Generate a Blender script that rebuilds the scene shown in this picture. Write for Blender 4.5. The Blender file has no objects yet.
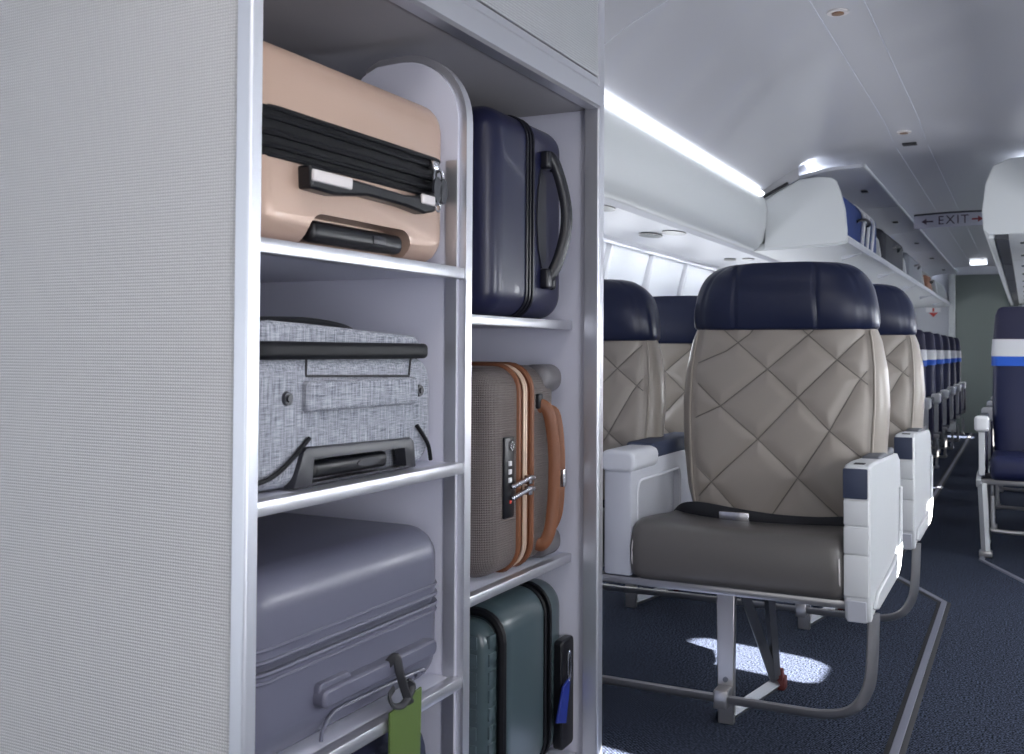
import bpy, bmesh, math, random
from mathutils import Vector, Matrix
import numpy as np
random.seed(7)
S = bpy.context.scene
COL = S.collection

# ------------------------------------------------------------------ camera
cam_d = bpy.data.cameras.new('camera'); cam = bpy.data.objects.new('camera', cam_d); COL.objects.link(cam)
cam_d.sensor_fit = 'HORIZONTAL'; cam_d.sensor_width = 36; cam_d.lens = 36*1018/1024
cam_d.shift_y = -50.07/1024
cam_d.clip_start = .02; cam_d.clip_end = 200
fw = Vector((-0.45130611, 0.89208076, 0.02268733)); rt = Vector((0.89235462, 0.45129822, 0.00575807)); up = Vector((0.00510209, -0.0228438, 0.99972603))
mm = Matrix((( rt.x, up.x, -fw.x, 0), (rt.y, up.y, -fw.y, 0), (rt.z, up.z, -fw.z, 1.0), (0, 0, 0, 1)))
cam.matrix_world = mm
cam_d.dof.use_dof = True; cam_d.dof.focus_distance = 2.3; cam_d.dof.aperture_fstop = 9
S.camera = cam

# ------------------------------------------------------------------ colour management, world, sun
S.view_settings.view_transform = 'Standard'; S.view_settings.look = 'None'
S.view_settings.gamma = 1; S.view_settings.exposure = 0.0; S.view_settings.use_curve_mapping = False
S.cycles.use_denoising = True
S.cycles.max_bounces = 8; S.cycles.diffuse_bounces = 5; S.cycles.glossy_bounces = 4; S.cycles.transmission_bounces = 6
S.cycles.sample_clamp_indirect = 4.0
S.cycles.caustics_reflective = False; S.cycles.caustics_refractive = False
W = bpy.data.worlds.new('world'); S.world = W; W.use_nodes = True
W.node_tree.nodes['Background'].inputs[0].default_value = (.94, .955, 1.0, 1)
W.node_tree.nodes['Background'].inputs[1].default_value = 0.72

def light(name, kind, loc, energy, color=(1, 1, 1), size=None, size_y=None, to=None):
    d = bpy.data.lights.new(name, kind); d.energy = energy; d.color = color
    if kind == 'AREA':
        d.shape = 'RECTANGLE'; d.size = size; d.size_y = size_y or size
    o = bpy.data.objects.new(name, d); COL.objects.link(o); o.location = loc
    if to is not None:
        o.rotation_euler = (Vector(to)-Vector(loc)).to_track_quat('-Z', 'Y').to_euler()
    return o
sun = light('sun', 'SUN', (5, -1, 5), 100, (1, .96, .9), to=(5-1.0, -1+.2, 5-.61)); sun.data.angle = math.radians(.6)
# daylight coming in through the open boarding door on the port side, behind the camera
light('boarding_door_daylight', 'AREA', (.78, .45, 1.1), 27, (.96, .955, 1), .9, 1.7, to=(-1.0, 1.0, 1.05))
# added fill lamp to starboard, in front of the rack, brightens its end panel
light('end_panel_fill', 'AREA', (-1.45, -.9, .95), 6, (.85, .93, 1), .7, 1.1, to=(-1.1, 1.0, .95))
# daylight through the cabin windows of both sides
for k in range(12):
    light('window_daylight', 'AREA', (.84, (2.0 if k else 1.92)+.99*k, 1.04), 9 if k < 4 else 7, (.92, .95, 1), .27, .32, to=(-1, 2.0+.99*k, .9))
for k in range(1, 13):
    light('window_daylight', 'AREA', (-1.89, 2.43+.865*k, 1.04), 4, (.92, .95, 1), .27, .30, to=(1, 2.43+.865*k, 1.3))
# wash lights above the starboard windows
for k in range(12):
    light('sidewall_wash', 'AREA', (-1.72, 2.9+.85*k, 1.50), 1.3, (.95, .97, 1), .75, .03, to=(-1.95, 2.9+.85*k, 1.2))
# galley ceiling lamp above the entrance
light('galley_ceiling_lamp', 'AREA', (-.35, .55, 2.02), 7, (1, .95, .9), .5, .9, to=(-.35, .55, 0))

# ------------------------------------------------------------------ materials
def lin(c):
    return tuple(((v/255)/12.92 if v/255 <= .04045 else (((v/255)+.055)/1.055)**2.4) for v in c)
MATS = {}
def mat(name, rgb, rough=.5, metal=0, bump=None, bscale=200, bstr=.2, var=0, vscale=8, coat=0, emit=0, spec=.5, sheen=0):
    m = bpy.data.materials.new(name); m.use_nodes = True; nt = m.node_tree; b = nt.nodes['Principled BSDF']
    c = lin(rgb); b.inputs['Base Color'].default_value = (*c, 1)
    b.inputs['Roughness'].default_value = rough; b.inputs['Metallic'].default_value = metal
    b.inputs['Coat Weight'].default_value = coat; b.inputs['Specular IOR Level'].default_value = spec
    b.inputs['Sheen Weight'].default_value = sheen
    if emit:
        b.inputs['Emission Color'].default_value = (*c, 1); b.inputs['Emission Strength'].default_value = emit
    tc = nt.nodes.new('ShaderNodeTexCoord')
    if var:
        n = nt.nodes.new('ShaderNodeTexNoise'); n.inputs['Scale'].default_value = vscale; n.inputs['Detail'].default_value = 4
        nt.links.new(tc.outputs['Object'], n.inputs['Vector'])
        r = nt.nodes.new('ShaderNodeValToRGB')
        r.color_ramp.elements[0].position = .3; r.color_ramp.elements[1].position = .7
        r.color_ramp.elements[0].color = (*[v*(1-var) for v in c], 1); r.color_ramp.elements[1].color = (*[min(1, v*(1+var)) for v in c], 1)
        nt.links.new(n.outputs['Fac'], r.inputs[0]); nt.links.new(r.outputs[0], b.inputs['Base Color'])
    if bump:
        bp = nt.nodes.new('ShaderNodeBump'); bp.inputs['Strength'].default_value = bstr; bp.inputs['Distance'].default_value = .002
        if bump == 'noise':
            n = nt.nodes.new('ShaderNodeTexNoise'); n.inputs['Scale'].default_value = bscale; n.inputs['Detail'].default_value = 3
            nt.links.new(tc.outputs['Object'], n.inputs['Vector']); nt.links.new(n.outputs['Fac'], bp.inputs['Height'])
        elif bump == 'brushed':
            mp = nt.nodes.new('ShaderNodeMapping'); mp.inputs['Scale'].default_value = (1, 1, .02)
            n = nt.nodes.new('ShaderNodeTexNoise'); n.inputs['Scale'].default_value = bscale
            nt.links.new(tc.outputs['Object'], mp.inputs[0]); nt.links.new(mp.outputs[0], n.inputs['Vector']); nt.links.new(n.outputs['Fac'], bp.inputs['Height'])
        elif bump == 'weave':      # product of two sine waves: a fine woven relief
            sp = nt.nodes.new('ShaderNodeSeparateXYZ'); nt.links.new(tc.outputs['Object'], sp.inputs[0])
            ad = nt.nodes.new('ShaderNodeMath'); ad.operation = 'ADD'; nt.links.new(sp.outputs[0], ad.inputs[0]); nt.links.new(sp.outputs[1], ad.inputs[1])
            outs = []
            for src in (ad.outputs[0], sp.outputs[2]):
                mu = nt.nodes.new('ShaderNodeMath'); mu.operation = 'MULTIPLY'; mu.inputs[1].default_value = bscale; nt.links.new(src, mu.inputs[0])
                si = nt.nodes.new('ShaderNodeMath'); si.operation = 'SINE'; nt.links.new(mu.outputs[0], si.inputs[0]); outs.append(si.outputs[0])
            ab = []
            for o_ in outs:
                a_ = nt.nodes.new('ShaderNodeMath'); a_.operation = 'ABSOLUTE'; nt.links.new(o_, a_.inputs[0]); ab.append(a_.outputs[0])
            pr = nt.nodes.new('ShaderNodeMath'); pr.operation = 'MULTIPLY'; nt.links.new(ab[0], pr.inputs[0]); nt.links.new(ab[1], pr.inputs[1])
            nt.links.new(pr.outputs[0], bp.inputs['Height'])
            if var >= 0.0:
                mr = nt.nodes.new('ShaderNodeMapRange'); mr.inputs['From Min'].default_value = 0; mr.inputs['To Min'].default_value = .74; mr.inputs['To Max'].default_value = 1.0
                nt.links.new(pr.outputs[0], mr.inputs[0])
                mx = nt.nodes.new('ShaderNodeMix'); mx.data_type = 'RGBA'; mx.blend_type = 'MULTIPLY'; mx.inputs[0].default_value = 1
                mx.inputs[6].default_value = (*c, 1); nt.links.new(mr.outputs[0], mx.inputs[7]); nt.links.new(mx.outputs[2], b.inputs['Base Color'])
        elif bump == 'grain':
            n = nt.nodes.new('ShaderNodeTexVoronoi'); n.inputs['Scale'].default_value = bscale
            nt.links.new(tc.outputs['Object'], n.inputs['Vector']); nt.links.new(n.outputs['Distance'], bp.inputs['Height'])
        nt.links.new(bp.outputs[0], b.inputs['Normal'])
    MATS[name] = m; return m

mat('panel_weave', (205, 204, 205), .5, bump='weave', bscale=720, bstr=.6)
mat('header_weave', (172, 174, 178), .5, bump='weave', bscale=560, bstr=.6)
mat('aluminium', (215, 216, 222), .34, .85, bump='brushed', bscale=900, bstr=.08)
mat('pale_aluminium', (225, 228, 236), .38, .75)
mat('rack_white', (214, 215, 230), .5)
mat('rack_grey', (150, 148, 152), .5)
mat('shelf_top', (150, 152, 160), .35, .3)
mat('cabin_white', (202, 204, 210), .45, bump='noise', bscale=900, bstr=.04)
mat('ceiling_white', (182, 182, 186), .30, coat=.2)
mat('sidewall_white', (214, 218, 224), .45)
mat('bin_white', (208, 211, 212), .42)
mat('bin_inner', (190, 192, 200), .5)
mat('bin_dark', (52, 54, 60), .5)  # plain dark grey of the under rails and the sign hanger
mat('seam_dark', (30, 30, 34), .6)
mat('led', (240, 245, 255), .5, emit=4)
mat('led_aft', (235, 242, 255), .5, emit=18)
mat('housing_grey', (96, 93, 96), .4)
mat('led_soft', (225, 235, 255), .5, emit=3)
mat('rose', (176, 151, 136), .38, .25, coat=.15)
mat('black_plastic', (15, 16, 21), .33, spec=.4)
mat('black_rubber', (13, 14, 19), .5, spec=.25)
mat('zip_black', (10, 11, 16), .5, spec=.2, bump='noise', bscale=600, bstr=.2)
mat('silver', (215, 215, 220), .22, 1)
mat('silver_plastic', (205, 200, 200), .35)
mat('grey_plastic', (38, 39, 46), .35)
mat('slate', (92, 93, 109), .36, coat=.05, bump='noise', bscale=500, bstr=.02)
mat('slate_dark', (74, 75, 88), .35)
mat('green_tag', (80, 100, 48), .5)
mat('strap_grey', (36, 37, 42), .6)
mat('navy_shell', (19, 22, 52), .36, coat=.1, spec=.4)
mat('navy_plastic', (18, 19, 28), .36)
mat('bronze_fabric', (122, 113, 110), .36, .4, bump='weave', bscale=640, bstr=.9)
mat('tan_leather', (114, 71, 47), .45, spec=.35, bump='noise', bscale=300, bstr=.1)
mat('zip_cream', (214, 190, 170), .4, .5)
mat('teal_shell', (62, 76, 80), .3, coat=.2)
mat('blue_tag', (16, 38, 124), .4)
mat('navy_cloth', (22, 28, 58), .8, bump='noise', bscale=500, bstr=.3)
mat('seat_leather', (143, 135, 127), .40, bump='grain', bscale=450, bstr=.07, coat=.08)
mat('seam_taupe', (104, 99, 93), .6)
mat('seat_side', (150, 142, 132), .45)
mat('cushion_leather', (88, 85, 83), .36, bump='grain', bscale=450, bstr=.07)
mat('navy_leather', (16, 24, 52), .34, bump='grain', bscale=450, bstr=.06, spec=.42)
mat('console_grey', (186, 188, 196), .42)
mat('console_light', (206, 208, 214), .4)
mat('arm_white', (200, 202, 204), .4)
mat('arm_pad', (92, 94, 100), .6)
mat('pad_navy', (44, 52, 74), .6)
mat('dark_metal', (128, 130, 136), .36, .7)
mat('seat_metal', (192, 190, 190), .28, .85)
mat('red_brown', (92, 40, 38), .5)
mat('belt_black', (20, 22, 30), .7)
mat('econ_navy', (24, 30, 66), .45, bump='grain', bscale=400, bstr=.06)
mat('econ_top', (34, 34, 62), .5)
mat('white_cloth', (228, 228, 230), .6)
mat('blue_band', (30, 92, 200), .5)
mat('door_grey', (120, 128, 124), .5)
mat('track_metal', (140, 142, 156), .4, .5)
mat('exit_plate', (176, 176, 190), .5)
mat('exit_ink', (72, 58, 72), .6)
mat('exit_red', (134, 48, 56), .6)
mat('sign_red', (196, 60, 48), .5)
mat('lens_dark', (70, 76, 72), .3)
mat('lens_brown', (120, 88, 60), .3)
mat('bag_blue', (34, 58, 118), .7, bump='noise', bscale=60, bstr=.5)
mat('bag_black', (34, 36, 46), .7, bump='noise', bscale=60, bstr=.5)
mat('bag_grey', (104, 108, 116), .7, bump='noise', bscale=60, bstr=.5)
mat('bag_brown', (126, 84, 62), .7, bump='noise', bscale=60, bstr=.5)

def fabric_mat():
    m = bpy.data.materials.new('grey_melange'); m.use_nodes = True; nt = m.node_tree; b = nt.nodes['Principled BSDF']
    b.inputs['Roughness'].default_value = .85; b.inputs['Specular IOR Level'].default_value = .2
    tc = nt.nodes.new('ShaderNodeTexCoord'); fac = []
    for sc in ((40, 40, 900), (900, 500, 25)):
        mp = nt.nodes.new('ShaderNodeMapping'); mp.inputs['Scale'].default_value = sc
        n = nt.nodes.new('ShaderNodeTexNoise'); n.inputs['Scale'].default_value = 1; n.inputs['Detail'].default_value = 2
        nt.links.new(tc.outputs['Object'], mp.inputs[0]); nt.links.new(mp.outputs[0], n.inputs['Vector']); fac.append(n.outputs['Fac'])
    ad = nt.nodes.new('ShaderNodeMath'); ad.operation = 'ADD'; nt.links.new(fac[0], ad.inputs[0]); nt.links.new(fac[1], ad.inputs[1])
    hf = nt.nodes.new('ShaderNodeMath'); hf.operation = 'MULTIPLY'; hf.inputs[1].default_value = .5; nt.links.new(ad.outputs[0], hf.inputs[0])
    r = nt.nodes.new('ShaderNodeValToRGB'); r.color_ramp.elements[0].position = .36; r.color_ramp.elements[1].position = .64
    r.color_ramp.elements[0].color = (*lin((92, 96, 106)), 1); r.color_ramp.elements[1].color = (*lin((178, 181, 190)), 1)
    nt.links.new(hf.outputs[0], r.inputs[0]); nt.links.new(r.outputs[0], b.inputs['Base Color'])
    bp = nt.nodes.new('ShaderNodeBump'); bp.inputs['Strength'].default_value = .3; bp.inputs['Distance'].default_value = .001
    nt.links.new(hf.outputs[0], bp.inputs['Height']); nt.links.new(bp.outputs[0], b.inputs['Normal'])
    MATS['grey_melange'] = m
fabric_mat()
def carpet_mat():
    m = bpy.data.materials.new('carpet'); m.use_nodes = True; nt = m.node_tree; b = nt.nodes['Principled BSDF']
    b.inputs['Roughness'].default_value = .95; b.inputs['Specular IOR Level'].default_value = .08
    tc = nt.nodes.new('ShaderNodeTexCoord')
    n = nt.nodes.new('ShaderNodeTexNoise'); n.inputs['Scale'].default_value = 170; n.inputs['Detail'].default_value = 2
    nt.links.new(tc.outputs['Object'], n.inputs['Vector'])
    w = nt.nodes.new('ShaderNodeTexWave'); w.wave_type = 'BANDS'; w.bands_direction = 'DIAGONAL'; w.inputs['Scale'].default_value = 58; w.inputs['Distortion'].default_value = 2.5
    w.inputs['Detail'].default_value = 2; w.inputs['Detail Scale'].default_value = 20
    nt.links.new(tc.outputs['Object'], w.inputs['Vector'])
    mx = nt.nodes.new('ShaderNodeMath'); mx.operation = 'MULTIPLY_ADD'; mx.inputs[1].default_value = .16
    nt.links.new(w.outputs['Fac'], mx.inputs[0]); nt.links.new(n.outputs['Fac'], mx.inputs[2])
    r = nt.nodes.new('ShaderNodeValToRGB'); r.color_ramp.elements[0].position = .50; r.color_ramp.elements[1].position = .72
    r.color_ramp.elements[0].color = (*lin((8, 10, 16)), 1); r.color_ramp.elements[1].color = (*lin((78, 86, 106)), 1)
    nt.links.new(mx.outputs[0], r.inputs[0]); nt.links.new(r.outputs[0], b.inputs['Base Color'])
    bp = nt.nodes.new('ShaderNodeBump'); bp.inputs['Strength'].default_value = .5; bp.inputs['Distance'].default_value = .003
    nt.links.new(mx.outputs[0], bp.inputs['Height']); nt.links.new(bp.outputs[0], b.inputs['Normal'])
    MATS['carpet'] = m
carpet_mat()

# ------------------------------------------------------------------ helpers
ORG = {}
def thing(name, label, cat, loc=(0, 0, 0), group=None):
    o = bpy.data.objects.new(name, None); COL.objects.link(o); o.location = loc; o.empty_display_size = .05
    o['label'] = label; o['category'] = cat
    if group: o['group'] = group
    ORG[o] = Vector(loc); return o
def obj(name, bm, m, parent=None, smooth=35, label=None, bevel=0, loc=None):
    """bm is in world coordinates; the object is placed relative to its parent's origin"""
    me = bpy.data.meshes.new(name)
    base = ORG[parent] if parent else Vector((0, 0, 0))
    if loc is not None: base = Vector(loc)
    if base.length: bmesh.ops.translate(bm, vec=-base, verts=bm.verts)
    bmesh.ops.recalc_face_normals(bm, faces=bm.faces)
    bm.to_mesh(me); bm.free()
    me.materials.append(MATS[m] if isinstance(m, str) else m)
    o = bpy.data.objects.new(name, me); COL.objects.link(o)
    if parent: o.parent = parent; o.location = base-ORG[parent]
    else: o.location = base
    ORG[o] = base
    if bevel:
        b = o.modifiers.new('bevel', 'BEVEL'); b.width = bevel; b.segments = 2; b.limit_method = 'ANGLE'; b.angle_limit = math.radians(40)
    if smooth:
        for p in me.polygons: p.use_smooth = True
        me.set_sharp_from_angle(angle=math.radians(smooth))
    if label: o['label'] = label
    return o
def struct(name, bm, m, smooth=35, bevel=0):
    o = obj(name, bm, m, None, smooth, bevel=bevel); o['kind'] = 'structure'; return o
def carve(o, *cutters):
    for cb in cutters:
        bmesh.ops.translate(cb, vec=-ORG[o], verts=cb.verts); bmesh.ops.recalc_face_normals(cb, faces=cb.faces)
        me = bpy.data.meshes.new('c'); cb.to_mesh(me); cb.free()
        c = bpy.data.objects.new('c', me); COL.objects.link(c); c.matrix_world = Matrix.Translation(ORG[o])
        c.parent = None
        md = o.modifiers.new('b', 'BOOLEAN'); md.operation = 'DIFFERENCE'; md.object = c; md.solver = 'EXACT'
        bpy.context.view_layer.update()
        dg = bpy.context.evaluated_depsgraph_get()
        nm = bpy.data.meshes.new_from_object(o.evaluated_get(dg)); nm.name = o.data.name
        o.modifiers.remove(md)
        for b in list(o.modifiers):
            if b.type == 'BEVEL': o.modifiers.remove(b)
        o.data = nm
        for p in nm.polygons: p.use_smooth = True
        nm.set_sharp_from_angle(angle=math.radians(35))
        bpy.data.objects.remove(c)
def B(): return bmesh.new()
def join(*bms):
    a = bms[0]
    for b in bms[1:]:
        me = bpy.data.meshes.new('t'); b.to_mesh(me); b.free(); a.from_mesh(me); bpy.data.meshes.remove(me)
    return a
def box(x0, x1, y0, y1, z0, z1, r=0, seg=2):
    bm = B(); g = bmesh.ops.create_cube(bm, size=1)
    for v in bm.verts:
        v.co = ((x0+x1)/2+v.co.x*(x1-x0), (y0+y1)/2+v.co.y*(y1-y0), (z0+z1)/2+v.co.z*(z1-z0))
    if r:
        r = min(r, abs(x1-x0)*.49, abs(y1-y0)*.49, abs(z1-z0)*.49)
        bmesh.ops.bevel(bm, geom=bm.edges[:], offset=r, segments=seg, profile=.5, affect='EDGES', clamp_overlap=True)
    return bm
def rbox(x0, x1, y0, y1, z0, z1, R, r2=None, axis='Y', seg=6):
    """box with the 4 edges along `axis` rounded by R and the others by r2"""
    bm = B(); bmesh.ops.create_cube(bm, size=1)
    for v in bm.verts:
        v.co = ((x0+x1)/2+v.co.x*(x1-x0), (y0+y1)/2+v.co.y*(y1-y0), (z0+z1)/2+v.co.z*(z1-z0))
    ai = 'XYZ'.index(axis)
    es = [e for e in bm.edges if abs((e.verts[0].co-e.verts[1].co)[ai]) > 1e-6]
    bmesh.ops.bevel(bm, geom=es, offset=R, segments=seg, profile=.5, affect='EDGES')
    if r2:
        lo = min(v.co[ai] for v in bm.verts); hi = max(v.co[ai] for v in bm.verts)
        es = [e for e in bm.edges if all(abs(v.co[ai]-lo) < 1e-6 for v in e.verts) or all(abs(v.co[ai]-hi) < 1e-6 for v in e.verts)]
        bmesh.ops.bevel(bm, geom=es, offset=r2, segments=5, profile=.5, affect='EDGES')
    return bm
def keep(bm, axis, lo=None, hi=None):
    """keep only the slab lo..hi of a closed mesh and cap it"""
    n = Vector((0, 0, 0)); n['XYZ'.index(axis)] = 1
    for v, s in ((lo, -1), (hi, 1)):
        if v is None: continue
        co = n*v
        r = bmesh.ops.bisect_plane(bm, geom=bm.verts[:]+bm.edges[:]+bm.faces[:], plane_co=co, plane_no=n*s, clear_outer=True)
        ed = [e for e in r['geom_cut'] if isinstance(e, bmesh.types.BMEdge)]
        bmesh.ops.contextual_create(bm, geom=ed)
    return bm
def prism(pts, axis, a, b):
    """polygon in the two other axes (in XYZ order), extruded along axis from a to b"""
    bm = B(); vs = []
    for t in (a, b):
        row = []
        for p in pts:
            c = list(p); c.insert('XYZ'.index(axis), t); row.append(bm.verts.new(c))
        vs.append(row)
    n = len(pts)
    bm.faces.new(vs[0]); bm.faces.new(vs[1][::-1])
    for i in range(n):
        j = (i+1) % n; bm.faces.new((vs[0][i], vs[0][j], vs[1][j], vs[1][i]))
    return bm
def tube(path, r, n=8, closed=False, ry=None, cap=True):
    """tube along a polyline; ry makes it oval (second radius vertical-ish)"""
    bm = B(); P = [Vector(p) for p in path]; rings = []
    N = len(P)
    ref = Vector((0, 0, 1))
    for i in range(N):
        if closed: t = P[(i+1) % N]-P[i-1]
        else: t = P[min(i+1, N-1)]-P[max(i-1, 0)]
        t.normalize()
        if abs(t.dot(ref)) > .98: ref = Vector((0, 1, 0)) if abs(t.y) < .9 else Vector((1, 0, 0))
        u = t.cross(ref).normalized(); w = u.cross(t).normalized(); ref = w
        rr = r[i] if isinstance(r, (list, tuple)) else r
        ring = [bm.verts.new(P[i]+u*math.cos(2*math.pi*k/n)*rr+w*math.sin(2*math.pi*k/n)*((ry or rr))) for k in range(n)]
        rings.append(ring)
    for i in range(N if closed else N-1):
        a, b = rings[i], rings[(i+1) % N]
        for k in range(n): bm.faces.new((a[k], a[(k+1) % n], b[(k+1) % n], b[k]))
    if cap and not closed: bm.faces.new(rings[0][::-1]); bm.faces.new(rings[-1])
    return bm
def cyl(c, axis, r, h, n=20, r2=None):
    """cylinder from c along axis for h"""
    c = Vector(c); a = Vector((0, 0, 0)); a['XYZ'.index(axis)] = 1
    u = Vector((0, 1, 0)) if axis == 'X' else Vector((1, 0, 0)); w = a.cross(u)
    bm = B(); rs = []
    for t, rr in ((0, r), (h, r2 or r)):
        rs.append([bm.verts.new(c+a*t+u*math.cos(2*math.pi*k/n)*rr+w*math.sin(2*math.pi*k/n)*rr) for k in range(n)])
    bm.faces.new(rs[0][::-1]); bm.faces.new(rs[1])
    for k in range(n): bm.faces.new((rs[0][k], rs[0][(k+1) % n], rs[1][(k+1) % n], rs[1][k]))
    return bm
def loft(rings, cap=True):
    bm = B(); R = [[bm.verts.new(p) for p in r] for r in rings]; n = len(rings[0])
    for a, b in zip(R, R[1:]):
        for k in range(n): bm.faces.new((a[k], a[(k+1) % n], b[(k+1) % n], b[k]))
    if cap: bm.faces.new(R[0][::-1]); bm.faces.new(R[-1])
    return bm
def rrect(w0, w1, h0, h1, r, n=6):
    """rounded rectangle outline points (u,v)"""
    pts = []
    for cx, cy, a0 in ((w1-r, h1-r, 0), (w0+r, h1-r, 90), (w0+r, h0+r, 180), (w1-r, h0+r, 270)):
        for k in range(n+1):
            a = math.radians(a0+90*k/n); pts.append((cx+r*math.cos(a), cy+r*math.sin(a)))
    return pts
def smooth_path(pts, k=6):
    """Catmull-Rom through points"""
    P = [Vector(p) for p in pts]; out = []
    for i in range(len(P)-1):
        p0, p1, p2, p3 = P[max(i-1, 0)], P[i], P[i+1], P[min(i+2, len(P)-1)]
        for j in range(k):
            t = j/k; out.append(.5*((2*p1)+(-p0+p2)*t+(2*p0-5*p1+4*p2-p3)*t*t+(-p0+3*p1-3*p2+p3)*t**3))
    out.append(P[-1]); return out
def copy_tree(o, parent=None):
    c = o.copy(); COL.objects.link(c)
    if parent: c.parent = parent
    for ch in o.children: copy_tree(ch, c)
    return c
def text(name, s, size, loc, m, parent=None, depth=.001, sx=1.0):
    """lettering that faces the camera end of the cabin (-Y), centred at loc"""
    cu = bpy.data.curves.new('t', 'FONT'); cu.body = s; cu.size = size; cu.extrude = depth; cu.align_x = 'CENTER'; cu.align_y = 'CENTER'
    t = bpy.data.objects.new('t', cu); COL.objects.link(t); bpy.context.view_layer.update()
    me = bpy.data.meshes.new_from_object(t.evaluated_get(bpy.context.evaluated_depsgraph_get())); bpy.data.objects.remove(t)
    bm = B(); bm.from_mesh(me); bpy.data.meshes.remove(me)
    bmesh.ops.transform(bm, matrix=Matrix.Translation(loc) @ Matrix.Rotation(math.pi/2, 4, 'X') @ Matrix.Diagonal((sx, 1, 1, 1)), verts=bm.verts)
    return obj(name, bm, m, parent, 0)

XC = -.535                      # centre line of the cabin
# ================================================================== SETTING
# floor
struct('floor', box(-2.1, 1.1, -1.6, 14.6, -.05, 0), 'carpet', 0)
# ceiling: domed over the first rows, flatter and lower further back
def ceil_z(x, y):
    t = max(-1, min(1, (x-XC)/.762)); f = 1.885+.235*(1-abs(t)**2.4)
    g = 2.0+.085*(1-abs(t)**2)
    ya = 5.15+.47*min(1, abs(t)/.75)**2; s = max(0, min(1, (y-ya)/(5.74-ya))); s = s*s*(3-2*s)
    return f*(1-s)+g*s
bm = B(); NX = 60
ys = [-1.6+.3*i for i in range(20)]+[4.4+.1*i for i in range(1, 12)]+[5.55+.02*i for i in range(12)]+[6.5, 8, 10, 12, 14.6]
lo_ = [[bm.verts.new((XC+.762*(-1+2*i/NX), y, ceil_z(XC+.762*(-1+2*i/NX), y))) for i in range(NX+1)] for y in ys]
hi_ = [[bm.verts.new((v.co.x, v.co.y, v.co.z+.03)) for v in r] for r in lo_]
for a, fl in ((lo_, 1), (hi_, 0)):
    for r0, r1 in zip(a, a[1:]):
        for i in range(NX): bm.faces.new((r0[i], r0[i+1], r1[i+1], r1[i]))
for i in range(NX):
    bm.faces.new((lo_[0][i], lo_[0][i+1], hi_[0][i+1], hi_[0][i])); bm.faces.new((lo_[-1][i], lo_[-1][i+1], hi_[-1][i+1], hi_[-1][i]))
for j in range(len(ys)-1):
    for i in (0, NX): bm.faces.new((lo_[j][i], lo_[j+1][i], hi_[j+1][i], hi_[j][i]))
struct('ceiling', bm, 'ceiling_white', 60)
# two shallow seams running along the ceiling
for k, x in enumerate((-.457, -.613)):
    pth = [(x, y, ceil_z(x, y)-.0005) for y in [1+.25*i for i in range(54)]]
    struct('trim_%d' % (k+1), tube(pth, .0022, 6), 'bin_inner', 30)
pth = [(XC-.755+.75*i/14, 2.98-.1*(i/14), ceil_z(XC-.755+.75*i/14, 2.9)-.0005) for i in range(15)]
struct('trim_3', tube(pth, .002, 6), 'cabin_white', 30)
# side walls with window openings (curved section)
prof = [(-1.80, 0), (-1.90, .3), (-1.955, .7), (-1.965, 1.0), (-1.935, 1.3), (-1.86, 1.56), (-1.83, 1.66)]
prof = [tuple(p) for p in smooth_path([(a, 0, b) for a, b in prof], 4)]
def side_wall(name, mirror):
    f = (lambda x: 2*XC-x) if mirror else (lambda x: x)
    pin = [(f(p[0]), p[2]) for p in prof]; pout = [(f(p[0]-.05), p[2]) for p in prof]
    o = struct(name, prism(pin+pout[::-1], 'Y', -1.6, 14.6), 'sidewall_white', 50)
    cut = []
    cuts = []
    for k in range(13):
        yc = (2.0 if k else 1.92)+.99*k if mirror else 2.43+.865*k
        cuts.append(prism(rrect(yc-.135, yc+.135, .88, 1.20, .07), 'X', *((-2.3, -1.7) if not mirror else (.6, 1.3))))
    carve(o, join(*cuts)); return o
# rrect points are (Y,Z) for axis X
side_wall('wall_left', False)
side_wall('wall_right', True)
for side, x0, nm in ((-1.99, -1, 'l'), (.92, 1, 'r')):
    for k in range(13):
        yc = (2.0 if k else 1.92)+.99*k if side > 0 else 2.43+.865*k
        if side < 0 and (yc < 2.6): continue
        # moulded frame around each opening
        outer = rrect(yc-.165, yc+.165, .85, 1.23, .09); inner = rrect(yc-.135, yc+.135, .88, 1.20, .07)
        bm = B()
        xi = side+(.045 if side < 0 else -.045); xo = side
        A_ = [bm.verts.new((xi+ (.0 if side < 0 else 0), p[0], p[1])) for p in outer]; Bv = [bm.verts.new((xi, p[0], p[1])) for p in inner]
        Cv = [bm.verts.new((xo, p[0], p[1])) for p in inner]; Dv = [bm.verts.new((xo, p[0], p[1])) for p in outer]
        n = len(outer)
        for a, b in ((A_, Bv), (Bv, Cv), (Cv, Dv), (Dv, A_)):
            for i in range(n): bm.faces.new((a[i], a[(i+1) % n], b[(i+1) % n], b[i]))
        o = struct('window_%d' % (k+1 if side < 0 else k+14), bm, 'sidewall_white', 40)
# unseen fuselage skin that keeps the sun out above bins and ceiling
sk = [(-1.885, 1.60), (-1.86, 1.80), (-1.60, 2.06), (-1.1, 2.20), (XC, 2.24)]
sk = sk+[(2*XC-x, z) for x, z in sk[-2::-1]]
struct('trim_21', prism(sk+[(x*1.0+(.02 if x > XC else -.02), z+.03) for x, z in sk[::-1]], 'Y', -1.6, 14.6), 'cabin_white', 40)
# vertical joints between the side panels
for k in range(7):
    y = 4.12+.865*k*.74
    pth = [(p[0]+.002, y+.5*(1.6-p[2])**2, p[2]) for p in prof if p[2] > .6]
    struct('trim_%d' % (k+4), tube(pth, .03, 8, ry=.02), 'cabin_white', 40)
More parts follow.
